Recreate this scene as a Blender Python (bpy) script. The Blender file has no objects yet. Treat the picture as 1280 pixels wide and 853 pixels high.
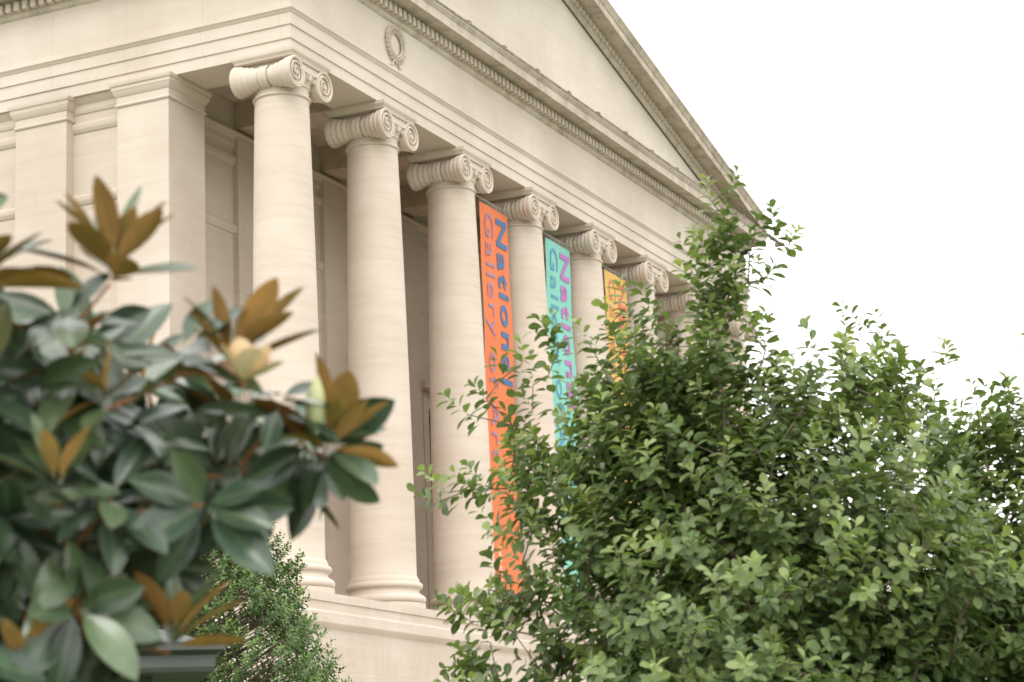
import bpy, math, numpy as np
from mathutils import Matrix, Vector
scene=bpy.context.scene
COL=scene.collection
YAW,PIT,ROL=0.4357,0.2261,-0.0416
CX,CY,CZ=-36.768,-22.179,1.6
ZB=6.405          # height of the stylobate above the lawn
H=11.2; S=3.8765; NC=8; E=0.56
XR=7*S+E; MID=3.5*S

# ------------------------------------------------------------------ helpers
def empty(name,loc=(0,0,0),rotz=0):
    o=bpy.data.objects.new(name,None); COL.objects.link(o); o.location=loc; o.rotation_euler=(0,0,rotz); return o
class MB:
    def __init__(s): s.v=[]; s.f=[]
    def add(s,v,f):
        b=len(s.v); s.v+= [tuple(p) for p in v]; s.f+=[tuple(i+b for i in q) for q in f]
    def box(s,x0,x1,y0,y1,z0,z1):
        s.add([(x0,y0,z0),(x1,y0,z0),(x1,y1,z0),(x0,y1,z0),(x0,y0,z1),(x1,y0,z1),(x1,y1,z1),(x0,y1,z1)],
              [(0,3,2,1),(4,5,6,7),(0,1,5,4),(1,2,6,5),(2,3,7,6),(3,0,4,7)])
    def lathe(s,prof,n=48,c=(0,0,0),axis='z'):
        v=[];f=[]
        for r,z in prof:
            for i in range(n):
                a=2*math.pi*i/n
                if axis=='z': v.append((c[0]+r*math.cos(a),c[1]+r*math.sin(a),c[2]+z))
                else: v.append((c[0]+r*math.cos(a),c[1]+z,c[2]-r*math.sin(a)))
        for k in range(len(prof)-1):
            for i in range(n):
                j=(i+1)%n; f.append((k*n+i,k*n+j,(k+1)*n+j,(k+1)*n+i))
        s.add(v,f)
    def sweep(s,prof,path,closed=False):
        """prof (offset outward, z); path list of (x,y); outward = right hand side of travel"""
        n=len(path); v=[]; f=[]
        for i,(x,y) in enumerate(path):
            def nrm(a,b):
                d=(b[0]-a[0],b[1]-a[1]); l=math.hypot(*d); return (d[1]/l,-d[0]/l)
            ns=[]
            if i>0 or closed: ns.append(nrm(path[i-1],path[i]))
            if i<n-1 or closed: ns.append(nrm(path[i],path[(i+1)%n]))
            if len(ns)==2:
                mx,my=ns[0][0]+ns[1][0],ns[0][1]+ns[1][1]; q=1+ns[0][0]*ns[1][0]+ns[0][1]*ns[1][1]
                mx/=q; my/=q
            else: mx,my=ns[0]
            for o,z in prof: v.append((x+mx*o,y+my*o,z))
        m=len(prof)
        for i in range(n if closed else n-1):
            a=i*m;b=((i+1)%n)*m
            for k in range(m-1): f.append((a+k,b+k,b+k+1,a+k+1))
        s.add(v,f)
    def tube(s,pts,rad,n=6):
        v=[];f=[]
        for i,p in enumerate(pts):
            p=Vector(p); a=Vector(pts[max(i-1,0)]); b=Vector(pts[min(i+1,len(pts)-1)])
            d=(b-a).normalized(); u=d.orthogonal().normalized() if i==0 else (u-d*u.dot(d)).normalized()
            w=d.cross(u); r=rad[i] if hasattr(rad,'__len__') else rad
            for k in range(n):
                t=2*math.pi*k/n; v.append(tuple(p+(u*math.cos(t)+w*math.sin(t))*r))
        for i in range(len(pts)-1):
            for k in range(n):
                j=(k+1)%n; f.append((i*n+k,i*n+j,(i+1)*n+j,(i+1)*n+k))
        f.append(tuple(range(n-1,-1,-1))); f.append(tuple((len(pts)-1)*n+k for k in range(n)))
        s.add(v,f)
    def mesh(s,name,mat,smooth=False):
        me=bpy.data.meshes.new(name); me.from_pydata(s.v,[],s.f); me.materials.append(mat)
        if smooth:
            me.polygons.foreach_set('use_smooth',[True]*len(me.polygons))
            try: me.set_sharp_from_angle(angle=math.radians(38))
            except Exception: pass
        me.update(); return me
    def obj(s,name,mat,parent=None,smooth=False):
        o=bpy.data.objects.new(name,s.mesh(name,mat,smooth)); COL.objects.link(o)
        if parent: o.parent=parent
        return o

# ------------------------------------------------------------------ materials
def mat(name):
    m=bpy.data.materials.new(name); m.use_nodes=True; nt=m.node_tree; b=nt.nodes['Principled BSDF']
    return m,nt,b
def N(nt,t,**k):
    n=nt.nodes.new(t)
    for a,v in k.items(): setattr(n,a,v)
    return n
def ramp(nt,stops):
    r=N(nt,'ShaderNodeValToRGB'); e=r.color_ramp.elements
    while len(e)<len(stops): e.new(0.5)
    for i,(p,c) in enumerate(stops): e[i].position=p; e[i].color=(*c,1)
    return r
def mix(nt,mode,fac,a,b):
    m=N(nt,'ShaderNodeMix',data_type='RGBA',blend_type=mode)
    for idx,val in ((0,fac),(6,a),(7,b)):
        if hasattr(val,'links') or isinstance(val,bpy.types.NodeSocket): nt.links.new(val,m.inputs[idx])
        elif idx==0: m.inputs[0].default_value=val
        else: m.inputs[idx].default_value=(*val,1)
    return m.outputs[2]
def stone(name,base,brick=None,stain=0.0,veins=0.5,drum=False,bfac=.6,streak=0):
    m,nt,b=mat(name); L=nt.links
    tc=N(nt,'ShaderNodeTexCoord')
    mp=N(nt,'ShaderNodeMapping'); mp.inputs['Scale'].default_value=(.35,.35,5.5); L.new(tc.outputs['Object'],mp.inputs[0])
    no=N(nt,'ShaderNodeTexNoise'); no.inputs['Scale'].default_value=1.6; no.inputs['Detail'].default_value=7; no.inputs['Roughness'].default_value=.62; L.new(mp.outputs[0],no.inputs['Vector'])
    c1=tuple(x*1.05 for x in base); c2=(base[0]*.88,base[1]*.83,base[2]*.78)
    r=ramp(nt,[(.3,c2),(.55,base),(.75,c1)]); L.new(no.outputs['Fac'],r.inputs[0])
    col=mix(nt,'MIX',veins,base,r.outputs[0])
    n2=N(nt,'ShaderNodeTexNoise'); n2.inputs['Scale'].default_value=.5; n2.inputs['Detail'].default_value=5; L.new(tc.outputs['Object'],n2.inputs['Vector'])
    r2=ramp(nt,[(.35,(.92,.895,.87)),(.65,(1.04,1.04,1.04))]); L.new(n2.outputs['Fac'],r2.inputs[0])
    col=mix(nt,'MULTIPLY',1.0,col,r2.outputs[0])
    if brick:
        sx=N(nt,'ShaderNodeSeparateXYZ'); L.new(tc.outputs['Object'],sx.inputs[0])
        ad=N(nt,'ShaderNodeMath',operation='ADD'); L.new(sx.outputs[0],ad.inputs[0]); L.new(sx.outputs[1],ad.inputs[1])
        cb=N(nt,'ShaderNodeCombineXYZ'); L.new(ad.outputs[0],cb.inputs[0]); L.new(sx.outputs[2],cb.inputs[1])
        bt=N(nt,'ShaderNodeTexBrick'); L.new(cb.outputs[0],bt.inputs['Vector'])
        bt.inputs['Scale'].default_value=1; bt.inputs['Brick Width'].default_value=brick[0]; bt.inputs['Row Height'].default_value=brick[1]
        bt.inputs['Mortar Size'].default_value=.005; bt.inputs['Mortar Smooth'].default_value=.3
        bt.inputs['Color1'].default_value=(1.02,1.015,1.01,1); bt.inputs['Color2'].default_value=(.95,.935,.92,1); bt.inputs['Mortar'].default_value=(.66,.6,.54,1)
        col=mix(nt,'MULTIPLY',bfac,col,bt.outputs['Color'])
    if drum:
        sx=N(nt,'ShaderNodeSeparateXYZ'); L.new(tc.outputs['Object'],sx.inputs[0])
        cb=N(nt,'ShaderNodeCombineXYZ'); L.new(sx.outputs[2],cb.inputs[1]); cb.inputs[0].default_value=3
        bt=N(nt,'ShaderNodeTexBrick'); L.new(cb.outputs[0],bt.inputs['Vector']); bt.inputs['Scale'].default_value=1
        bt.inputs['Brick Width'].default_value=40; bt.inputs['Row Height'].default_value=3.3; bt.inputs['Mortar Size'].default_value=.005
        bt.inputs['Color1'].default_value=(1,1,1,1); bt.inputs['Color2'].default_value=(.96,.95,.94,1); bt.inputs['Mortar'].default_value=(.8,.75,.7,1)
        col=mix(nt,'MULTIPLY',.5,col,bt.outputs['Color'])
    if stain>0:
        mp2=N(nt,'ShaderNodeMapping'); mp2.inputs['Scale'].default_value=(1.3,1.3,.6); L.new(tc.outputs['Object'],mp2.inputs[0])
        n3=N(nt,'ShaderNodeTexNoise'); n3.inputs['Scale'].default_value=1.5; n3.inputs['Detail'].default_value=9; n3.inputs['Roughness'].default_value=.72; L.new(mp2.outputs[0],n3.inputs['Vector'])
        r3=ramp(nt,[(.46,(0,0,0)),(.66,(1,1,1))]); L.new(n3.outputs['Fac'],r3.inputs[0])
        ml=N(nt,'ShaderNodeMath',operation='MULTIPLY'); ml.inputs[1].default_value=stain; L.new(r3.outputs[0],ml.inputs[0])
        col=mix(nt,'MIX',ml.outputs[0],col,(.17,.13,.10))
    L.new(col,b.inputs['Base Color']); b.inputs['Roughness'].default_value=.82
    bp=N(nt,'ShaderNodeBump'); bp.inputs['Strength'].default_value=.18; bp.inputs['Distance'].default_value=.02
    n4=N(nt,'ShaderNodeTexNoise'); n4.inputs['Scale'].default_value=14; n4.inputs['Detail'].default_value=6; L.new(tc.outputs['Object'],n4.inputs['Vector'])
    L.new(n4.outputs['Fac'],bp.inputs['Height']); L.new(bp.outputs[0],b.inputs['Normal'])
    return m
M_shaft=stone('column_stone',(.605,.525,.455),drum=True,veins=.55)
M_cap=stone('carved_stone',(.605,.53,.46),veins=.3,stain=.08)
M_wall=stone('ashlar_stone',(.585,.515,.45),brick=(1.5,.62),veins=.35,bfac=.4)
M_ent=stone('entablature_stone',(.595,.53,.465),brick=(1.94,60),veins=.3,stain=.04)
M_corn=stone('weathered_cornice_stone',(.54,.475,.41),brick=(1.94,60),veins=.4,stain=.55)
M_tymp=stone('tympanum_stone',(.63,.565,.50),brick=(1.6,.7),veins=.3,bfac=.5)
M_pod=stone('podium_stone',(.565,.495,.43),brick=(1.9,.75),veins=.5,stain=.12)
def plain(name,c,rough=.6,metal=0,noise=.15,scale=3):
    m,nt,b=mat(name); tc=N(nt,'ShaderNodeTexCoord'); no=N(nt,'ShaderNodeTexNoise'); no.inputs['Scale'].default_value=scale; no.inputs['Detail'].default_value=6
    nt.links.new(tc.outputs['Object'],no.inputs['Vector'])
    r=ramp(nt,[(.3,tuple(x*(1-noise) for x in c)),(.7,tuple(x*(1+noise) for x in c))]); nt.links.new(no.outputs['Fac'],r.inputs[0])
    nt.links.new(r.outputs[0],b.inputs['Base Color']); b.inputs['Roughness'].default_value=rough; b.inputs['Metallic'].default_value=metal
    return m
M_door=plain('bronze_door',(.05,.043,.038),.45)
M_roof=plain('lead_roof',(.22,.23,.23),.6)
M_lead=plain('stained_lead_flashing',(.20,.165,.135),.8,0,.5,5)
M_ceil=plain('portico_ceiling_plaster',(.52,.43,.35),.9)
def fabric(name,c):
    m,nt,b=mat(name); tc=N(nt,'ShaderNodeTexCoord'); mp=N(nt,'ShaderNodeMapping'); mp.inputs['Scale'].default_value=(1,1,.4)
    no=N(nt,'ShaderNodeTexNoise'); no.inputs['Scale'].default_value=1.5; nt.links.new(tc.outputs['Object'],mp.inputs[0]); nt.links.new(mp.outputs[0],no.inputs['Vector'])
    r=ramp(nt,[(.3,tuple(x*.93 for x in c)),(.7,tuple(min(x*1.04,.95) for x in c))]); nt.links.new(no.outputs['Fac'],r.inputs[0]); nt.links.new(r.outputs[0],b.inputs['Base Color'])
    b.inputs['Roughness'].default_value=.75
    tr=N(nt,'ShaderNodeBsdfTranslucent'); nt.links.new(r.outputs[0],tr.inputs[0]); ms=N(nt,'ShaderNodeMixShader'); ms.inputs[0].default_value=.2
    nt.links.new(b.outputs[0],ms.inputs[1]); nt.links.new(tr.outputs[0],ms.inputs[2]); nt.links.new(ms.outputs[0],nt.nodes['Material Output'].inputs[0])
    return m

# ------------------------------------------------------------------ museum
museum=empty('neoclassical_museum_building',(0,0,ZB))
sh=MB(); prof=[]
z0,z1=.62,H-.86
prof.append((.76,z0-.02)); prof.append((.76,z0+.03)); 
for i in range(25):
    t=i/24; r=.705-.14*(t**1.7)
    if i==0: prof.append((.735,z0+.07))
    prof.append((r,z0+.12+(z1-z0-.12)*t))
sh.lathe(prof,56)
me_shaft=sh.mesh('shaft',M_shaft,True)
bs=MB(); p=[(.0,0),(.88,0),(.88,.13)]
for i in range(9):
    a=-math.pi/2+math.pi*i/8; p.append((.80+.09*math.cos(a),.225+.095*math.sin(a)))
p+=[(.79,.33),(.79,.35),(.755,.37),(.745,.40),(.755,.43),(.785,.45)]
for i in range(9):
    a=-math.pi/2+math.pi*i/8; p.append((.765+.065*math.cos(a),.52+.07*math.sin(a)))
p+=[(.765,.6),(.5,.602)]
bs.lathe(p,56); me_base=bs.mesh('base',M_cap,True)
cp=MB()
p=[(.56,H-.90)]
for i in range(7):
    a=-math.pi/2+math.pi*i/6; p.append((.575+.035*math.cos(a),H-.87+.03*math.sin(a)))
p+=[(.57,H-.83),(.57,H-.68),(.60,H-.66),(.61,H-.63),(.6,H-.60),(.66,H-.5),(.71,H-.42),(.72,H-.36),(.6,H-.33)]
cp.lathe(p,56)
for i in range(20):
    a=2*math.pi*i/20
    c=Vector((.675*math.cos(a),.675*math.sin(a),H-.47)); v=[];f=[]
    for k in range(5):
        ph=-math.pi/2+math.pi*k/4
        for j in range(6):
            t=2*math.pi*j/6; v.append((c.x+.055*math.cos(ph)*math.cos(t),c.y+.055*math.cos(ph)*math.sin(t),c.z+.09*math.sin(ph)))
    for k in range(4):
        for j in range(6): f.append((k*6+j,k*6+(j+1)%6,(k+1)*6+(j+1)%6,(k+1)*6+j))
    cp.add(v,f)
zc=H-.50; BX=.57
for sx in (-1,1):
    pr=[(0.0,-.70),(.05,-.72),(.06,-.70),(.06,-.67),(.27,-.67),(.28,-.715),(.325,-.715),(.335,-.69),(.33,-.62)]
    half=[]
    for k in range(1,21):
        y=-.62+.62*k/20
        r=.20+.13*abs(y/.62)**1.5+ (.010 if (k//2)%2 else -.010)
        half.append((r,y))
    pr2=pr+half+[(r,-y) for r,y in reversed(half[:-1])]+[(r,-y) for r,y in reversed(pr)]
    cp.lathe(pr2,34,(sx*BX,0,zc),'y')
    cp.lathe([(.225,-.10),(.245,-.08),(.245,-.03),(.23,-.02),(.23,.02),(.245,.03),(.245,.08),(.225,.10)],30,(sx*BX,0,zc),'y')
    for sy in (-1,1):
        pts=[];rad=[]
        for k in range(66):
            t=k/65; a=math.pi/2-(2.4*2*math.pi*t); r=.27*(1-t)**.9+.045
            pts.append((sx*(BX+r*math.cos(a)), sy*.70, zc+r*math.sin(a))); rad.append(.03*(1-.5*t))
        cp.tube(pts,rad,6)
for sy in (-1,1):
    y0,y1=(-.68,-.35) if sy<0 else (.35,.68)
    cp.box(-BX,BX,y0,y1,H-.40,H-.187)
    yy=sy*.70
    cp.tube([(-BX,yy,H-.205),(BX,yy,H-.205)],.026,6)
    cp.tube([(-.42,yy,H-.385),(0,yy,H-.41),(.42,yy,H-.385)],.022,6)
cp.box(-.56,.56,-.349,.349,H-.40,H-.187)
ab=[(-.1,-.185),(.69-.72,-.185),(.0,-.17),(.0,-.15),(.02,-.12),(.05,-.09),(.055,-.08),(.055,-.004),(-.1,-.004)]
cp.sweep([(o,H+z) for o,z in ab],[(-.72,-.70),(.72,-.70),(.72,.70),(-.72,.70)],True)
cp.add([(-.64,-.62,H-.004),(.64,-.62,H-.004),(.64,.62,H-.004),(-.64,.62,H-.004),(-.64,-.62,H-.185),(.64,-.62,H-.185),(.64,.62,H-.185),(-.64,.62,H-.185)],[(0,1,2,3),(7,6,5,4)])
me_cap=cp.mesh('capital',M_cap,True)
for i in range(NC):
    for nm,me in (('column_shaft',me_shaft),('column_base',me_base),('column_capital',me_cap)):
        o=bpy.data.objects.new(nm,me); COL.objects.link(o); o.parent=museum; o.location=(i*S,0,0)
YB=32
path=[(-E,YB),(-E,-E),(XR,-E),(XR,YB)]
ent=MB()
ent.sweep([(-1.12,1.6),(-1.12,0),(0,0),(0,.25),(.03,.26),(.03,.54),(.06,.55),(.06,.80),(.075,.81),(.10,.85),(.13,.88),(.13,.93),(.025,.95),(.025,2.06)],path)
for k in range(len(ent.v)): ent.v[k]=(ent.v[k][0],ent.v[k][1],ent.v[k][2]+H)
ent.obj('architrave_and_frieze',M_ent,museum)
cn=MB()
cn.sweep([(o,z+H) for o,z in [(.025,2.06),(.05,2.07),(.09,2.11),(.10,2.17),(.12,2.18),(.12,2.40),(.15,2.41),(.18,2.45),(.22,2.47),(.56,2.47),(.56,2.44),(.60,2.44),(.60,2.66),(.62,2.67),(.64,2.70),(.68,2.74),(.68,2.78),(.02,2.86),(-1.3,2.86)]],path)
cn.obj('cornice',M_corn,museum)
# stained lead flashing, in lengths, along the cornice shelf
lf=MB(); rngl=np.random.default_rng(2); x=-E-.6
while x<XR+.4:
    l=1.94; lf.box(x+.02,x+l-.03,-E-.692,-E-.60,H+2.775,H+2.835+rngl.random()*.012); lf.box(x+l-.10,x+l+.06,-E-.70,-E-.40,H+2.79,H+2.89); x+=l
lf.obj('cornice_flashing',M_lead,museum)
dn=MB()
x=-E-.1
while x<XR+.1:
    dn.box(x,x+.13,-E-.25,-E-.10,H+2.2,H+2.385); x+=.225
y=-E+.02
while y<YB:
    dn.box(-E-.25,-E-.10,y,y+.13,H+2.2,H+2.385); dn.box(XR+.10,XR+.25,y,y+.13,H+2.2,H+2.385); y+=.225
wr=MB()
def wreath(cx,cz,y):
    n=26
    for k in range(n):
        a=-math.pi/2+ (k/n)*2*math.pi
        if abs(((a+math.pi/2)%(2*math.pi))-math.pi)<.18: continue
        for o in (-1,0,1):
            r=.36+.07*o; d=1 if math.cos(a)>0 else -1
            c=Vector((cx+r*math.cos(a),y-.03,cz+r*math.sin(a)))
            tdir=Vector((-math.sin(a),0,math.cos(a)))*d+Vector((math.cos(a),0,math.sin(a)))*o*.7; tdir.normalize()
            w=Vector((-tdir.z,0,tdir.x)); L=.08
            v=[c-tdir*L,c+w*.032,c+tdir*L,c-w*.032,c+Vector((0,-.06,0)),]
            wr.add(v,[(0,3,4),(3,2,4),(2,1,4),(1,0,4)])
    ring=[(cx+.36*math.cos(2*math.pi*k/32),y-.0,cz+.36*math.sin(2*math.pi*k/32)) for k in range(33)]
    wr.tube(ring,.022,6)
    for s in (-1,1):
        wr.tube([(cx,y-.02,cz-.36),(cx+s*.12,y-.03,cz-.42),(cx+s*.16,y-.02,cz-.50),(cx+s*.24,y-.02,cz-.53)],[.035,.03,.025,.012],5)
        wr.tube([(cx,y-.02,cz-.36),(cx+s*.10,y-.03,cz-.30),(cx+s*.02,y-.03,cz-.38)],[.03,.03,.02],5)
for i in (1,6): wreath(i*S+.1,H+1.57,-E-.03)
wr.obj('frieze_wreaths',M_ent,museum,False)
# pediment
SL=.245; XO=E+.60
ZP=H+2.50
def rake_prof():
    return [(.03,0),(.05,.0),(.09,.05),(.10,.10),(.12,.11),(.12,.31),(.15,.32),(.20,.35),(.57,.35),(.57,.32),(.615,.32),(.615,.54),(.64,.55),(.66,.60),(.71,.68),(.73,.70),(.73,.75),(-.6,.80)]
for side in (0,1):
    rk=MB(); v=[];f=[]; P=rake_prof(); m=len(P)
    xe=-XO-.09 if side==0 else XR+.60+.09
    for x in (xe,MID):
        z=ZP+SL*abs(x-xe)
        for o,zz in P: v.append((x,-E-o,z+zz))
    for k in range(m-1): f.append((k,m+k,m+k+1,k+1) if side==0 else (k,k+1,m+k+1,m+k))
    f.append(tuple(range(m)))
    rk.add(v,f); rk.obj('raking_cornice',M_corn,museum)
    x=xe+(1.3 if side==0 else -1.3); st=.225*(1 if side==0 else -1)
    while (x<MID-.2 if side==0 else x>MID+.2):
        z=ZP+SL*abs(x-xe)+.15; zz=z+SL*.13
        a,b=(x,x+.13) if side==0 else (x-.13,x)
        za,zb=(z,zz) if side==0 else (zz,z)
        dn.add([(a,-E-.20,za),(b,-E-.20,zb),(b,-E-.10,zb),(a,-E-.10,za),(a,-E-.20,za+.12),(b,-E-.20,zb+.12),(b,-E-.10,zb+.12),(a,-E-.10,za+.12)],
              [(0,3,2,1),(4,5,6,7),(0,1,5,4),(1,2,6,5),(2,3,7,6),(3,0,4,7)])
        x+=st
dn.obj('dentils',M_ent,museum)
zt=ZP+SL*(MID+XO+.09)
tp=MB(); tp.add([(-E,-E+.02,H+2.6),(XR,-E+.02,H+2.6),(MID,-E+.02,zt+.5)],[(0,1,2)]); tp.obj('tympanum',M_tymp,museum)
im=MB()
im.box(2.4,XR-2.9,-E-.06,-E+.019,H+2.84,H+3.04)
im.obj('tympanum_moulding',M_tymp,museum)
rf=MB(); ze=ZP+.8
rf.add([(-XO-.09,-E-.6,ze-.02),(MID,-E-.6,zt+.78),(MID,YB,zt+.78),(-XO-.09,YB,ze-.02),(XR+.69,-E-.6,ze-.02),(XR+.69,YB,ze-.02),(-XO-.09,-E-.6,H+2.82),(-XO-.09,YB,H+2.82),(XR+.69,-E-.6,H+2.82),(XR+.69,YB,H+2.82)],
 [(0,1,2,3),(1,4,5,2),(3,2,5,9,7)])
rf.obj('gable_roof',M_roof,museum)
ce=MB(); ce.box(-E+1.1,XR-1.1,E-.01,3.34,H+.75,H+.9)
for i in range(NC):
    ce.box(i*S-.45,i*S+.45,E+.003,3.34,H+.12,H+.745)
ce.obj('portico_ceiling',M_ceil,museum)
WY=3.35; WX=-.33
wl=MB()
ops=[]
for b_ in (2,3,4):
    c=(b_+.5)*S; ops.append((c-1.05,c+1.05,0,6.2))
xs=WX
for (a,b2,za,zb) in ops:
    wl.box(xs,a,WY,WY+.5,0,H+.85); wl.box(a,b2,WY,WY+.5,zb,H+.85); xs=b2
wl.box(xs,XR-.23,WY,WY+.5,0,H+.85)
wl.box(WX,WX+.5,WY+.5,YB,-.6,H+.02); wl.box(XR-.73,XR-.23,WY+.5,YB,-.6,H+.02); wl.box(WX,XR-.23,YB,YB+.5,-6.4,H+3)
wl.obj('walls',M_wall,museum)
dr=MB()
for (a,b2,za,zb) in ops:
    dr.box(a,b2,WY+.35,WY+.42,0,zb)
    for k in range(2):
        for j in range(5):
            w=(b2-a)/2; dr.box(a+k*w+.15,a+(k+1)*w-.15,WY+.31,WY+.349,.3+j*1.18,1.28+j*1.18)
dr.obj('doors',M_door,museum)
tr=MB()
for (a,b2,za,zb) in ops:
    tr.box(a-.3,a-.003,WY-.10,WY-.003,0,zb+.3); tr.box(b2+.003,b2+.3,WY-.10,WY-.003,0,zb+.3); tr.box(a-.003,b2+.003,WY-.10,WY-.003,zb+.003,zb+.3)
    tr.box(a-.45,b2+.45,WY-.28,WY-.003,zb+.5,zb+.68)
def pier(x0,x1,y0,y1,ztop=H-.004):
    tr.box(x0,x1,y0,y1,-.0,ztop-.5)
    cx=[(x0,y0),(x1,y0),(x1,y1),(x0,y1)]
    pr=[(0,ztop-.52),(.03,ztop-.52),(.045,ztop-.49),(.03,ztop-.46),(.012,ztop-.455),(.012,ztop-.30),(.03,ztop-.29),(.06,ztop-.24),(.09,ztop-.17),(.10,ztop-.16),(.10,ztop-.10),(.13,ztop-.07),(.14,ztop),(-.2,ztop)]
    tr.sweep(pr,cx,True)
    tr.sweep([(0,.5),(.03,.47),(.05,.42),(.05,.36),(.09,.3),(.11,.22),(.11,.004),(0,.004)],cx,True)
pier(-.68,.68,2.36,3.66)
pier(XR-E-.68,XR-E+.68,2.36,3.66)
y=5.05
while y<YB-2:
    tr.box(WX-.27,WX-.003,y,y+1.35,0,H-.5)
    pth=[(WX,y+1.35),(WX-.27,y+1.35),(WX-.27,y),(WX,y)]
    tr.sweep([(0,H-.52),(.03,H-.52),(.045,H-.49),(.03,H-.46),(.012,H-.455),(.012,H-.30),(.03,H-.29),(.06,H-.24),(.09,H-.17),(.10,H-.10),(.13,H-.07),(.14,H-.004)],pth)
    tr.box(XR-.23+.003,XR+.04,y,y+1.35,0,H-.05)
    y+=3.1
for i in range(1,NC-1):
    tr.box(i*S-.5,i*S+.5,WY-.12,WY-.002,0,H-.1)
sc=[(0,-.16),(.03,-.15),(.07,-.08),(.08,-.02),(.08,.03),(.03,.07),(.0,.08)]
for zc_ in (H-2.25,H-.62,3.1):
    tr.sweep([(o,z+zc_) for o,z in sc],[(.69,WY),(XR-E-.69,WY)])
    tr.sweep([(o,z+zc_) for o,z in sc],[(WX,YB),(WX,3.67)])
hd=[(0,-.36),(.03,-.34),(.05,-.28),(.05,-.16),(.09,-.12),(.13,-.07),(.16,-.03),(.16,-.002)]
tr.sweep([(o,z+H) for o,z in hd],[(WX,YB),(WX,3.67)])
tr.sweep([(o,z+H) for o,z in hd],[(.69,WY),(XR-E-.69,WY)])
tr.obj('piers_and_mouldings',M_wall,museum)
pd=MB(); pe=.98
pp=[(-pe,YB),(-pe,-pe),(XR-E+pe,-pe),(XR-E+pe,YB)]
pd.sweep([(-3,-.003),(.0,-.003),(.0,-.16),(.0,-.17),(-.03,-.17),(-.03,-.36),(.09,-.37),(.11,-.41),(.11,-.60),(.08,-.64),(.02,-.70),(0,-.72),(0,-5.4),(.04,-5.45),(.15,-5.5),(.15,-6.5)],pp)
pd.box(-.5,XR-.5,-.9,YB,-.3,-.01)
pd.obj('podium',M_pod,museum)

# ------------------------------------------------------------------ banners
def banner(bay,col,c1,c2,nm='museum_banner'):
    root=empty(nm,((bay+.5)*S+.06,-.16,ZB))
    w=.80; zt_,zb_=10.42,.85
    wav=lambda x,z: .02*math.sin(z*.9+bay*2)+.012*math.sin(z*2.1+bay)+.010*math.sin(x*3+z*.6)
    mb=MB(); nx,nz=12,90; v=[];f=[]
    for j in range(nz+1):
        for i in range(nx+1):
            x=-w+2*w*i/nx; z=zb_+(zt_-zb_)*j/nz; v.append((x,wav(x,z),z))
    for j in range(nz):
        for i in range(nx): a=j*(nx+1)+i; f.append((a,a+1,a+nx+2,a+nx+1))
    mb.add(v,f); mb.obj('banner_cloth',fabric(nm+'_cloth',col),root,True)
    rod=MB(); rod.tube([(-1.3,0,zt_+.10),(1.2,0,zt_+.10)],.014,8); rod.tube([(-1.3,0,zb_-.10),(1.2,0,zb_-.10)],.014,8)
    for k in range(13):
        x=-w+.04+(2*w-.08)*k/12
        for zz,d in ((zt_,1),(zb_,-1)):
            rod.tube([(x-.05,0,zz+.10*d),(x,wav(x,zz),zz-.03*d),(x+.05,0,zz+.10*d)],.007,4)
    rod.obj('banner_rods_and_lacing',plain('banner_cord',(.3,.28,.25)),root)
    def text(s,x,z,length,height,color,off,sp=1.0):
        cu=bpy.data.curves.new('t','FONT'); cu.body=s; cu.size=1; cu.offset=off; cu.resolution_u=6; cu.space_character=sp
        to=bpy.data.objects.new('t',cu); COL.objects.link(to); bpy.context.view_layer.update()
        dg=bpy.context.evaluated_depsgraph_get(); me=bpy.data.meshes.new_from_object(to.evaluated_get(dg))
        bpy.data.objects.remove(to)
        n=len(me.vertices); co=np.empty(n*3); me.vertices.foreach_get('co',co); co=co.reshape(-1,3)
        mn=co.min(0);mx=co.max(0); sx=length/(mx[0]-mn[0]); sy=height/.73
        out=np.zeros_like(co)
        out[:,0]=x+co[:,1]*sy; out[:,2]=z-(co[:,0]-mn[0])*sx
        for k in range(n): out[k,1]=wav(out[k,0],out[k,2])-.018
        me.vertices.foreach_set('co',out.ravel()); me.materials.clear(); me.materials.append(color); me.update()
        o=bpy.data.objects.new('lettering',me); COL.objects.link(o); o.parent=root
    m1=fabric('lettering_bold',c1); m2=fabric('lettering_light',c2)
    text('National',.10,zt_-.22,4.2,.62,m1,.022,1.16)
    text('Gallery of Art',-.56,zt_-.20,6.2,.50,m2,-.006,1.08)
    m3=fabric('lettering_white',(.8,.8,.78))
    text('nga.gov',-.5,zb_+1.1,.9,.16,m3,.0)
banner(2,(.84,.22,.08),(.08,.20,.42),(.36,.26,.40))
banner(3,(.26,.66,.56),(.56,.20,.54),(.13,.36,.58))
banner(4,(.86,.54,.15),(.75,.22,.14),(.65,.28,.2))

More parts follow.
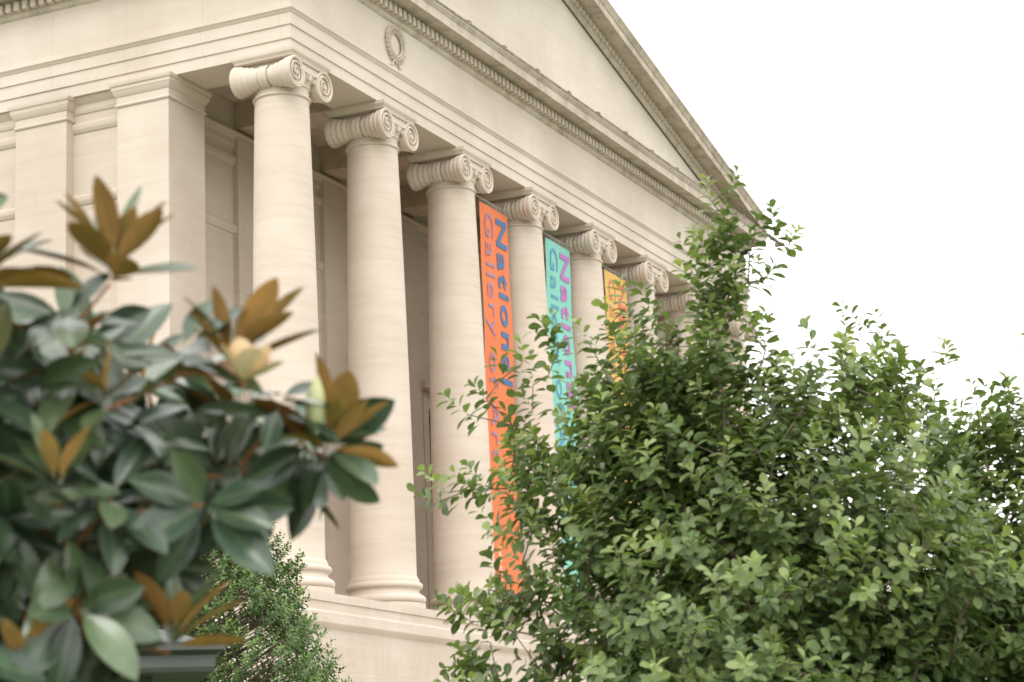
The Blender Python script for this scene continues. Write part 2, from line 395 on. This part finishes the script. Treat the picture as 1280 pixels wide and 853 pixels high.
# ------------------------------------------------------------------ foliage
def leaf_mat(name,dark,mid,new,rough=.4,spec=.4,trans=.3,rib=None):
    m,nt,b=mat(name); at=N(nt,'ShaderNodeAttribute'); at.attribute_name='leafcol'
    sp=N(nt,'ShaderNodeSeparateColor'); nt.links.new(at.outputs['Color'],sp.inputs[0])
    r=ramp(nt,[(0,dark),(.6,mid),(1,tuple(x*1.25 for x in mid))]); nt.links.new(sp.outputs[0],r.inputs[0])
    col=mix(nt,'MIX',sp.outputs[1],r.outputs[0],new)
    if rib:
        pw=N(nt,'ShaderNodeMath',operation='SUBTRACT'); pw.inputs[0].default_value=1.0; nt.links.new(sp.outputs[2],pw.inputs[1])
        p2=N(nt,'ShaderNodeMath',operation='POWER'); nt.links.new(pw.outputs[0],p2.inputs[0]); p2.inputs[1].default_value=10
        p3=N(nt,'ShaderNodeMath',operation='MULTIPLY'); nt.links.new(p2.outputs[0],p3.inputs[0]); p3.inputs[1].default_value=.6
        col=mix(nt,'MIX',p3.outputs[0],col,rib)
    tc=N(nt,'ShaderNodeTexCoord'); no=N(nt,'ShaderNodeTexNoise'); no.inputs['Scale'].default_value=18; no.inputs['Detail'].default_value=4; nt.links.new(tc.outputs['Object'],no.inputs['Vector'])
    r5=ramp(nt,[(.3,(.8,.82,.8)),(.7,(1.15,1.12,1.1))]); nt.links.new(no.outputs['Fac'],r5.inputs[0]); col=mix(nt,'MULTIPLY',1.0,col,r5.outputs[0])
    nt.links.new(col,b.inputs['Base Color']); b.inputs['Roughness'].default_value=rough; b.inputs['Specular IOR Level'].default_value=spec
    if trans>0:
        tr=N(nt,'ShaderNodeBsdfTranslucent'); tcol=mix(nt,'MULTIPLY',1.0,col,(1.3,1.35,.7)); nt.links.new(tcol,tr.inputs[0])
        ms=N(nt,'ShaderNodeMixShader'); ms.inputs[0].default_value=trans
        nt.links.new(b.outputs[0],ms.inputs[1]); nt.links.new(tr.outputs[0],ms.inputs[2]); nt.links.new(ms.outputs[0],nt.nodes['Material Output'].inputs[0])
    return m
def nrm(a): return a/np.maximum(np.linalg.norm(a,axis=-1,keepdims=True),1e-9)
def leaves_obj(name,P,D,Nn,L,W,tone,new,mats,parent,stations,bend=.25,fold=.25,double=False,across=3):
    n=len(P); D=nrm(D); Nn=nrm(Nn-D*(Nn*D).sum(1,keepdims=True)); Sd=np.cross(D,Nn)
    st=np.array(stations); k=len(st); ac=np.linspace(-1,1,across)
    bend=np.broadcast_to(np.asarray(bend,float),(n,))
    V=np.zeros((n,k,across,3))
    for a,(t,w) in enumerate(st):
        for b_,u in enumerate(ac):
            V[:,a,b_]=P+D*(L*t)[:,None]+Sd*(W*w*u*.5)[:,None]+Nn*((-bend*t*t*L)+abs(u)*fold*W*w*.5)[:,None]
    idx=np.arange(n*k*across).reshape(n,k,across)
    F=np.stack([idx[:,:-1,:-1],idx[:,:-1,1:],idx[:,1:,1:],idx[:,1:,:-1]],-1).reshape(-1,4)
    colr=np.ones((n,k,across,4)); colr[...,0]=tone[:,None,None]; colr[...,1]=new[:,None,None]; colr[...,2]=np.abs(ac)[None,None,:]
    V2=V.reshape(-1,3); C2=colr.reshape(-1,4); mi=np.zeros(len(F),int)
    if double:
        off=(Nn*.0012)[:,None,None,:]
        Vb=(V-off).reshape(-1,3); Fb=F[:,::-1]+len(V2)
        V2=np.concatenate([V2,Vb]); C2=np.concatenate([C2,C2]); mi=np.concatenate([mi,np.ones(len(F),int)]); F=np.concatenate([F,Fb])
    me=bpy.data.meshes.new(name); me.vertices.add(len(V2)); me.vertices.foreach_set('co',V2.ravel().astype('f'))
    me.loops.add(F.size); me.loops.foreach_set('vertex_index',F.ravel().astype('i')); me.polygons.add(len(F))
    me.polygons.foreach_set('loop_start',(np.arange(len(F))*4).astype('i')); me.polygons.foreach_set('loop_total',np.full(len(F),4,'i'))
    for m in mats: me.materials.append(m)
    me.polygons.foreach_set('material_index',mi.astype('i')); me.polygons.foreach_set('use_smooth',np.ones(len(F),bool))
    at=me.attributes.new('leafcol','FLOAT_COLOR','POINT'); at.data.foreach_set('color',C2.ravel().astype('f'))
    me.update(); o=bpy.data.objects.new(name,me); COL.objects.link(o); o.parent=parent; return o
def branches(tips,trunk,rng,step=.22,rt=.0028,sag=.06):
    nodes=[np.array(p,float) for p in trunk]; par=[-1]+list(range(len(trunk)-1)); 
    fork=nodes[-1]; order=np.argsort([np.linalg.norm(t-fork) for t in tips]); tipidx={}
    plen=[0.0]
    for i in range(1,len(nodes)): plen.append(0.)
    for q in order:
        t=tips[q]; A=np.array(nodes); d=np.linalg.norm(A-t,axis=1)
        pen=np.where(A[:,2]>t[2]+.05,(A[:,2]-t[2])*1.5,0)
        k=int(np.argmin(d+.15*np.array(plen)+pen+ (np.arange(len(A))<len(trunk)-3)*.6)); a=nodes[k]; ln=d[k]; m=max(1,int(ln/step)); prev=k
        for j in range(1,m+1):
            f=j/m; p=a+(t-a)*f; p=p+np.array([0,0,-sag*math.sin(math.pi*f)*ln])
            if j<m: p=p+rng.normal(0,.018,3)
            nodes.append(p); par.append(prev); plen.append(plen[prev]+ln/m); prev=len(nodes)-1
        tipidx[q]=prev
    n=len(nodes); area=np.zeros(n); ch=np.zeros(n,int)
    for i in range(1,n): ch[par[i]]+=1
    for i in range(n-1,0,-1):
        if ch[i]==0: area[i]=rt**2
        area[par[i]]+=area[i]*1.0
    rad=np.sqrt(area)
    mb=MB()
    for i in range(1,n):
        r0=min(rad[par[i]],rad[i]*1.35) if par[i]>=len(trunk)-1 else rad[par[i]]
        mb.tube([nodes[par[i]],nodes[i]],[r0,rad[i]],5 if rad[i]<.02 else 10)
    dirs={q:nodes[i]-nodes[par[i]] for q,i in tipidx.items()}
    return mb,dirs
def sample_lumps(lumps,n,rng,shell=.45):
    vol=np.array([l[3]**2.4*(l[4] if len(l)>4 else 1) for l in lumps]); c=rng.choice(len(lumps),n,p=vol/vol.sum()); out=[]
    for i in c:
        l=lumps[i]; d=rng.normal(0,1,3); d/=np.linalg.norm(d); r=l[3]*(shell+(1-shell)*rng.random())*(1+.12*rng.normal())
        out.append(np.array(l[:3])+d*r*np.array([1,1,.9]))
    return np.array(out)
def shoots(tips,dirs,center,rng,nl,slen,ll,lw,up=.5,outw=.6,newp=.4):
    P=[];D=[];Nn=[];L=[];W=[];T=[];Q=[]
    for q in range(len(tips)):
        t=tips[q]; d=nrm(dirs[q]); o=nrm((t-center)*np.array([1,1,.5])); d=nrm(d*.5+o*outw+np.array([0,0,up])+rng.normal(0,.25,3))
        u=nrm(np.cross(d,[.3,.2,1.])); w=np.cross(d,u); ph=rng.random()*6.28; tone=rng.random()*.5; fresh=rng.random()<newp
        sl=slen*rng.uniform(.7,1.3); k=int(nl*rng.uniform(.7,1.3))
        for j in range(k):
            f=j/(k-1) ; a=ph+j*2.4; rdir=u*math.cos(a)+w*math.sin(a)
            sp=1.35-.6*f
            dd=nrm(d*(.2+.6*f)+rdir*sp+rng.normal(0,.15,3)+np.array([0,0,-.12]))
            P.append(t+d*sl*(f-.35)); D.append(dd); Nn.append(nrm(d*.6+np.array([0,0,.6])-rdir*.2+rng.normal(0,.4,3)))
            s=rng.uniform(.7,1.15)*(1-.3*f**3); L.append(ll*s); W.append(lw*s*rng.uniform(.85,1.15)); T.append(min(1,max(0,tone+rng.uniform(0,.5)))); Q.append((.3+.7*f)*rng.uniform(.6,1) if fresh else .3*f*rng.random())
    return map(np.array,(P,D,Nn,L,W,T,Q))
M_bark=plain('tree_bark',(.15,.115,.085),.9,0,.35,12)
M_green=leaf_mat('broadleaf_foliage',(.055,.088,.036),(.115,.175,.065),(.32,.40,.15),rough=.42,spec=.5,trans=.35,rib=(.22,.28,.12))
M_holly=leaf_mat('evergreen_foliage',(.045,.08,.028),(.09,.16,.05),(.20,.30,.09),rough=.45,spec=.35,trans=.2)
ROTT=YAW-math.pi/2
def place(r,f):
    return (CX+r*math.sin(YAW)+f*math.cos(YAW), CY-r*math.cos(YAW)+f*math.sin(YAW),0)
ST4=[(0,.08),(.12,.14),(.36,.72),(.62,1.0),(.84,.78),(.96,.34),(1,.04)]
def tree(name,r,f,lumps,ntips,seed,trunk,nl=15,slen=.19,ll=.089,lw=.049,leafm=M_green,extra=None,**k):
    rng=np.random.default_rng(seed); root=empty(name,place(r,f),ROTT)
    tips=sample_lumps(lumps,ntips,rng)
    tips=tips[tips[:,2]>1.0]
    if extra is not None: tips=np.concatenate([tips,np.array(extra)])
    mb,dirs=branches(tips,trunk,rng); mb.obj('trunk_and_branches',M_bark,root,True)
    P,D,Nn,L,W,T,Q=shoots(tips,dirs,np.array([lumps[0][0],lumps[0][1],lumps[0][2]-.6]),rng,nl,slen,ll,lw,**k)
    leaves_obj('foliage',P,D,Nn,L,W,T,Q,[leafm],root,ST4,bend=.18,fold=.35)
    return root
lA=[(0,.2,3.0,1.05,1.1),(-.85,0,3.1,.5),(-1.15,.1,2.5,.5),(-.95,.2,3.6,.36),(-.55,.1,3.75,.38,1.4),(-.15,0,3.95,.38,1.3),(-.05,0,4.35,.2,1.4),(.0,0,4.62,.11,2),
    (.35,.1,3.7,.42),(.7,-.3,2.7,.75),(-.3,-.5,2.2,.85),(.2,.9,2.7,.8),(.3,-.2,1.9,.8),(-1.3,.1,3.35,.14,2),(.78,.3,3.85,.28),(.1,.6,3.4,.6),(-.45,.1,3.35,.5,1.3),(-.3,.2,3.7,.45,1.3)]
ex=[(-.06,0,4.84),(.02,.03,4.74),(.16,0,4.66),(.26,.02,4.68),(.12,0,4.55),(-.12,.02,4.62),(-.2,0,4.5),(.2,.05,4.42),(-1.52,.1,3.36),(-1.56,0,3.3),(-1.4,0,3.75),(-1.3,.1,3.85),(-.9,0,4.1),(-.5,.1,4.2),(-.95,.1,4.16),(-.75,.05,4.12),(-1.1,.05,4.02),
    (-.62,.05,4.22),(-.55,.0,4.28),(-.42,.05,4.3),(-.6,.05,4.1),(-1.05,.05,3.9),(-1.2,.05,3.95),(-.7,0,4.0),(.34,.03,4.6),(.05,0,4.92)]
tree('deciduous_tree',1.15,11.0,lA,2000,5,[(0,.2,-.05),(.03,.2,.5),(-.02,.18,1.0),(0,.2,1.4),(.02,.2,1.75)],extra=ex)
lB=[(0,0,3.0,.85,1.1),(-.5,.2,3.5,.45),(.1,0,3.6,.42),(.6,.2,3.4,.5),(.9,0,2.9,.8),(-.4,-.4,2.4,.8),(.3,-.5,2.0,.9),(1.3,.2,3.3,.5),(.2,.8,2.7,.8),(-.75,.1,3.95,.2,1.5)]
tree('deciduous_tree',2.75,11.6,lB,1600,9,[(0,0,-.05),(-.03,0,.5),(.02,.02,1.0),(0,0,1.4),(.0,0,1.7)],extra=[(-.82,.1,4.32),(-.7,.1,4.25),(-.35,.1,4.1),(.15,.1,4.1),(.3,.1,4.05),(-.65,.1,4.12),(-.5,.1,4.0),(-.9,.1,4.2)])
def cone_tree():
    rng=np.random.default_rng(3); root=empty('evergreen_tree',place(-3.1,20),ROTT)
    zs=np.array([.4,1.2,2.3,3.0,3.45,3.9,4.2,4.5,4.8,5.0]); rs=np.array([1.3,1.6,1.6,1.42,1.25,1.05,.88,.66,.38,.05])
    n=4600; z=rng.uniform(.4,5.0,n*3); rr=np.interp(z,zs,rs); keep=rng.random(n*3)<(rr/1.6)**.6*np.where(z<2.2,.35,1); z=z[keep][:n]; rr=rr[keep][:n]; n=len(z)
    a=rng.random(n)*6.283
    lump=1+.10*np.sin(3*a+z*3)+.09*np.sin(5*a-z*4.3)+.05*np.sin(9*a+z*9)
    q=rr*lump*(.6+.4*rng.random(n)**.5)
    tips=np.stack([q*np.cos(a),q*np.sin(a),z],1)
    mb=MB(); mb.tube([(0,0,-.05),(0,0,1.5),(.02,0,3),(0,0,4.8)],[.13,.1,.06,.01],10)
    dirs={}
    for k in range(n):
        t=tips[k]; c=np.array([0,0,max(.3,t[2]-.35*q[k]-.1)]); dirs[k]=t-c
        if k%4==0: mb.tube([c,c*.4+t*.6+np.array([0,0,-.02]),t],[.012,.008,.003],4)
    mb.obj('trunk_and_branches',M_bark,root)
    P,D,Nn,L,W,T,Q=shoots(tips,dirs,np.array([0,0,2.0]),rng,15,.15,.055,.03,up=.4,newp=.45)
    leaves_obj('foliage',P,D,Nn,L,W,T,Q,[M_holly],root,[(0,.1),(.35,.9),(.7,.8),(1,.05)],bend=.1,fold=.3)
cone_tree()

# ------------------------------------------------------------------ magnolia
M_magt=leaf_mat('magnolia_leaf_upper',(.018,.042,.027),(.046,.084,.052),(.18,.25,.10),rough=.26,spec=.65,trans=.0,rib=(.15,.21,.10))
M_magu=leaf_mat('magnolia_leaf_underside',(.36,.15,.045),(.56,.28,.10),(.62,.42,.16),rough=.7,spec=.2,trans=.2,rib=(.6,.38,.15))
M_magu2=leaf_mat('magnolia_leaf_underside_green',(.08,.11,.05),(.16,.19,.085),(.42,.27,.09),rough=.6,spec=.25,trans=.1,rib=(.25,.26,.12))
M_bud=plain('magnolia_bud',(.60,.63,.33),.55,0,.12,20)
M_petal=plain('magnolia_petal',(.78,.60,.38),.55,0,.15,9)
M_twig=plain('magnolia_twig',(.36,.14,.05),.8,0,.3,30)
mg=empty('magnolia_tree',place(-2.3,4.7),ROTT)
rng=np.random.default_rng(21)
ros=[]
def R(r,h,f,d,n,kind,sc=1.0): ros.append((np.array([r+2.3,f-4.7,h]),nrm(np.array(d,float)),n,kind,sc))
R(-.80,2.76,4.2,(.1,-.1,1),15,'up',1.0); R(-.585,2.60,4.4,(.2,-.15,1),15,'up',1.0); R(-.395,2.455,4.6,(.35,-.1,1),15,'up',1.0); R(-1.04,2.72,4.1,(-.1,-.3,1),13,'mx')
R(-.73,2.04,4.5,(.2,-.25,.9),13,'up',.85); R(-.45,2.45,4.65,(.35,-.5,-.3),8,'dn'); R(-.43,2.42,4.7,(.5,-.2,-.5),7,'dn')
R(-.92,2.33,4.25,(.0,-.5,1),10,'up',.75); R(-1.0,1.98,4.35,(.1,-.4,1),11,'up',.8); R(-.90,2.08,4.5,(-.1,-.4,1),9,'up',.75); R(-.84,2.52,4.3,(-.3,-.6,1),8,'up',.7)
R(-.68,2.60,4.35,(-.2,-.5,.8),9,'dn',.9);R(-.90,2.66,4.25,(.2,-.5,.8),9,'dn',.95);R(-.50,2.52,4.5,(.2,-.5,.8),9,'dn',.9)
topx=[-1.3,-1.04,-.88,-.72,-.55,-.42]; topz=[2.75,2.69,2.64,2.56,2.48,2.40]
botx=[-1.3,-.92,-.84,-.72,-.55,-.42]; botz=[1.7,1.85,2.06,2.24,2.30,2.36]
pts=[]
tries=0
while len(pts)<84 and tries<20000:
    tries+=1
    r=rng.uniform(-1.15,-.44); zt_=np.interp(r,topx,topz); zb_=np.interp(r,botx,botz)
    h=rng.uniform(zb_,zt_)
    if h<2.2 and rng.random()<.6: continue
    if all((r-a)**2+(h-b)**2>.06**2 for a,b in pts): pts.append((r,h))
for (r,h) in pts:
    f=4.35+.45*(r+1)+rng.uniform(-.1,.7); k=f/4.4
    kind='dn' if rng.random()<(.75 if h>2.3 else .45) else 'mx'
    R(r*k,1.6+(h-1.6)*k,f,(rng.normal(.2,.45),rng.uniform(-1,-.2),rng.normal(.25,.45)),8,kind)
for k in range(170):
    r=rng.uniform(-3.6,-1.18); h=rng.uniform(1.2,3.3) if r<-1.5 else rng.uniform(1.4,2.7); f=rng.uniform(4.0,6.0)
    if (r+2.4)**2/1.7+(h-2.2)**2/1.6+(f-4.9)**2/1.0<1.1: R(r,h,f,((r+2.4)*.7,(f-4.9)*.8,.5+rng.normal(0,.3)),9,'mx')
R(-1.20,3.28,4.3,(.4,-.1,.1),7,'mx')
R(-1.18,2.90,4.3,(.6,-.1,.1),6,'up')
P=[];D=[];Nn=[];L=[];W=[];T=[];Q=[];BN=[];UP=[];bd=MB()
def ellip(mb,c,d,r,l,n=10):
    d=Vector(d).normalized(); u=d.orthogonal().normalized(); w=d.cross(u); v=[];f=[]
    for k in range(9):
        t=k/8; rr=r*math.sin(math.pi*t**.8)**.8 if 0<t<1 else .001
        for j in range(n): a=6.283*j/n; v.append(Vector(c)+d*l*t+(u*math.cos(a)+w*math.sin(a))*rr)
    for k in range(8):
        for j in range(n): f.append((k*n+j,k*n+(j+1)%n,(k+1)*n+(j+1)%n,(k+1)*n+j))
    mb.add(v,f)
for i,(p,d,n,kind,sc) in enumerate(ros):
    u=nrm(np.cross(d,[.3,.9,.1])); w=np.cross(d,u); ph=rng.random()*6.28
    n=int(n*1.1); rust=(kind=='up') or (kind=='mx' and rng.random()<.75) or rng.random()<.25
    for j in range(n):
        f=j/(n-1); a=ph+j*2.4+rng.normal(0,.25); rd=u*math.cos(a)+w*math.sin(a)
        wf=1.0
        if kind=='up':
            lo=0
            if f<.35: el=-.1+.4*rng.random()
            else: el=rng.uniform(.45,1.9); wf=.82
        elif kind=='dn': el=.15+.6*f; lo=-.4
        else: el=.1+.9*f; lo=-.1
        dd=nrm(rd+d*el+np.array([0,0,lo])+rng.normal(0,.18,3))
        P.append(p+d*(.05*(f-.6))+rd*.008); D.append(dd)
        Nn.append(nrm(d*1.0-rd*el*.9+ (np.array([0,0,.6]) if kind!='up' else np.zeros(3))+rng.normal(0,.35,3)))
        s=rng.uniform(.7,1.12)*sc*(1.0 if f<.75 else .88); L.append(.188*s); W.append(.078*s*wf*rng.uniform(.85,1.1)); T.append(rng.random()); Q.append(rng.random()**2*.4+(.4*f if kind=='up' else 0)); BN.append(rng.uniform(.02,.28) if kind!='up' else rng.uniform(-.08,.18)); UP.append(rust)
arr=list(map(np.array,(P,D,Nn,L,W,T,Q))); BN=np.array(BN); UP=np.array(UP)
STM=[(0,.06),(.08,.08),(.2,.5),(.36,.86),(.52,1),(.68,.95),(.82,.72),(.93,.38),(1,.03)]
for msk,mu in ((UP,M_magu),(~UP,M_magu2)):
    a_=[x[msk] for x in arr]
    leaves_obj('foliage',*a_[:5],a_[5],np.clip(a_[6],0,1),[M_magt,mu],mg,STM,bend=BN[msk],fold=.28,double=True,across=5)
ellip(bd,ros[2][0]+np.array([-.035,-.07,.0]),(.08,-.1,1),.023,.13); ellip(bd,ros[3][0]+np.array([.02,-.06,.0]),(0.02,0,1),.028,.13); ellip(bd,ros[0][0],(0,0,1),.012,.05)
bd.obj('flower_buds',M_bud,mg,True)
c=ros[1][0]+np.array([.04,-.13,-.075])
pp=[[],[],[],[],[],[],[]]
for j in range(9):
    a=j*2.4; e=.15+.12*j; rd=np.array([math.cos(a),math.sin(a)*.8,0]); dd=nrm(rd+np.array([.3,-.1,e]))
    for q_,x_ in zip(pp,(c,dd,nrm(np.array([0,0,1.])-rd*e*.6),.085,.06,rng.random(),0.)): q_.append(x_)
ap=list(map(np.array,pp)); leaves_obj('flower_petals',*ap[:5],ap[5],ap[6],[M_petal],mg,[(0,.2),(.25,.7),(.5,1),(.75,.9),(.93,.5),(1,.1)],bend=-.25,fold=.3,across=5)
tips=np.array([r_[0]-r_[1]*.04 for r_ in ros]+[c-np.array([0,0,.01])])
mb,_=branches(tips,[(0,.2,-.05),(.02,.2,.5),(0,.22,1.0),(.05,.2,1.5),(.1,.15,1.9)],rng,step=.12,rt=.0036,sag=-.0)
mb.obj('trunk_and_branches',M_twig,mg,True)

# ------------------------------------------------------------------ kiosk
kx,ky,_=place(-2.92,10.3)
ks=empty('garden_kiosk',(kx,ky,0),ROTT+math.radians(14))
M_ks=plain('kiosk_painted_metal',(.075,.088,.08),.5); M_kd=plain('kiosk_dark_panel',(.03,.035,.033),.5)
kb=MB(); 
kb.sweep([(-.1,2.35),(.20,2.35),(.21,2.37),(.21,2.42),(.25,2.44),(.25,2.475),(.2,2.48)],[(-1.1,-1.1),(1.1,-1.1),(1.1,1.1),(-1.1,1.1)],True)
kb.add([(-1.3,-1.3,2.475),(1.3,-1.3,2.475),(1.3,1.3,2.475),(-1.3,1.3,2.475),(0,0,2.97)],[(0,1,4),(1,2,4),(2,3,4),(3,0,4)])
for sx in (-1,1):
    for sy in (-1,1): kb.box(sx*1.0-.06,sx*1.0+.06,sy*1.0-.06,sy*1.0+.06,0,2.36)
kb.obj('roof_and_posts',M_ks,ks)
kd=MB(); kd.box(-.93,.93,-.93,.93,.05,2.32); kd.box(-1.0,1.0,-1.05,-.935,1.0,1.06); kd.obj('body',M_kd,ks)

# ------------------------------------------------------------------ ground
g=MB(); g.add([(-2500,-2500,0),(2500,-2500,0),(2500,2500,0),(-2500,2500,0)],[(0,1,2,3)])
m,nt,b=mat('lawn_grass'); tc=N(nt,'ShaderNodeTexCoord'); n1=N(nt,'ShaderNodeTexNoise'); n1.inputs['Scale'].default_value=.6; n1.inputs['Detail'].default_value=8; nt.links.new(tc.outputs['Object'],n1.inputs['Vector'])
r=ramp(nt,[(.3,(.06,.085,.03)),(.7,(.10,.14,.05))]); nt.links.new(n1.outputs['Fac'],r.inputs[0]); nt.links.new(r.outputs[0],b.inputs['Base Color']); b.inputs['Roughness'].default_value=.95
g.obj('ground',m)
pv=MB(); z=.004
pv.add([(-12,-14,z),(40,-14,z),(40,-1.2,z),(-12,-1.2,z)],[(0,1,2,3)]); pv.add([(-12,-1.2,z),(-1.2,-1.2,z),(-1.2,34,z),(-12,34,z)],[(0,1,2,3)])
pv.obj('bounce_pavement',plain('concrete_bounce_paving',(.45,.41,.36),.9,0,.12,1.2))  # unseen pale paving, added to bounce light up under the portico
kbm=MB()
kbm.box(-12.15,40,-14.15,-14.0,0,.12); kbm.box(-12.15,-12.0,-14.0,34,0,.12); kbm.obj('stone_kerb',plain('kerb_stone',(.35,.33,.3),.9))

# ------------------------------------------------------------------ light
sv=Vector((-.85,-.30,.95)).normalized()
su=bpy.data.lights.new('sun','SUN'); su.energy=1.15; su.angle=math.radians(22); su.color=(1,.96,.90)
so=bpy.data.objects.new('sun',su); COL.objects.link(so); so.rotation_euler=sv.to_track_quat('Z','Y').to_euler()
w=bpy.data.worlds.new('World'); scene.world=w; w.use_nodes=True; nt=w.node_tree; bg=nt.nodes['Background']
sk=N(nt,'ShaderNodeTexSky',sky_type='NISHITA'); sk.sun_disc=False; sk.sun_elevation=math.asin(sv.z); sk.sun_rotation=math.atan2(sv.x,sv.y); sk.dust_density=4; sk.air_density=1.5
nt.links.new(sk.outputs[0],bg.inputs[0]); bg.inputs[1].default_value=.1
bg2=N(nt,'ShaderNodeBackground'); bg2.inputs[0].default_value=(1,.98,.955,1); bg2.inputs[1].default_value=2.5
msx=N(nt,'ShaderNodeMixShader'); msx.inputs[0].default_value=.92
nt.links.new(bg.outputs[0],msx.inputs[1]); nt.links.new(bg2.outputs[0],msx.inputs[2]); nt.links.new(msx.outputs[0],nt.nodes['World Output'].inputs[0])
# ------------------------------------------------------------------ camera
F=Vector((math.cos(PIT)*math.cos(YAW),math.cos(PIT)*math.sin(YAW),math.sin(PIT))); Rv=Vector((math.sin(YAW),-math.cos(YAW),0)); U=Rv.cross(F)
R2=Rv*math.cos(ROL)+U*math.sin(ROL); U2=-Rv*math.sin(ROL)+U*math.cos(ROL)
cam=bpy.data.cameras.new('camera'); co=bpy.data.objects.new('camera',cam); COL.objects.link(co)
M=Matrix.Identity(4)
for i in range(3): M[i][0]=R2[i]; M[i][1]=U2[i]; M[i][2]=-F[i]; M[i][3]=(CX,CY,CZ)[i]
co.matrix_world=M; cam.sensor_width=36; cam.lens=2697.3/1280*36; cam.clip_end=5000; cam.clip_start=.1
cam.dof.use_dof=True; cam.dof.focus_distance=24; cam.dof.aperture_fstop=4.5
scene.camera=co
scene.view_settings.view_transform='Standard'; scene.view_settings.look='None'; scene.view_settings.exposure=0
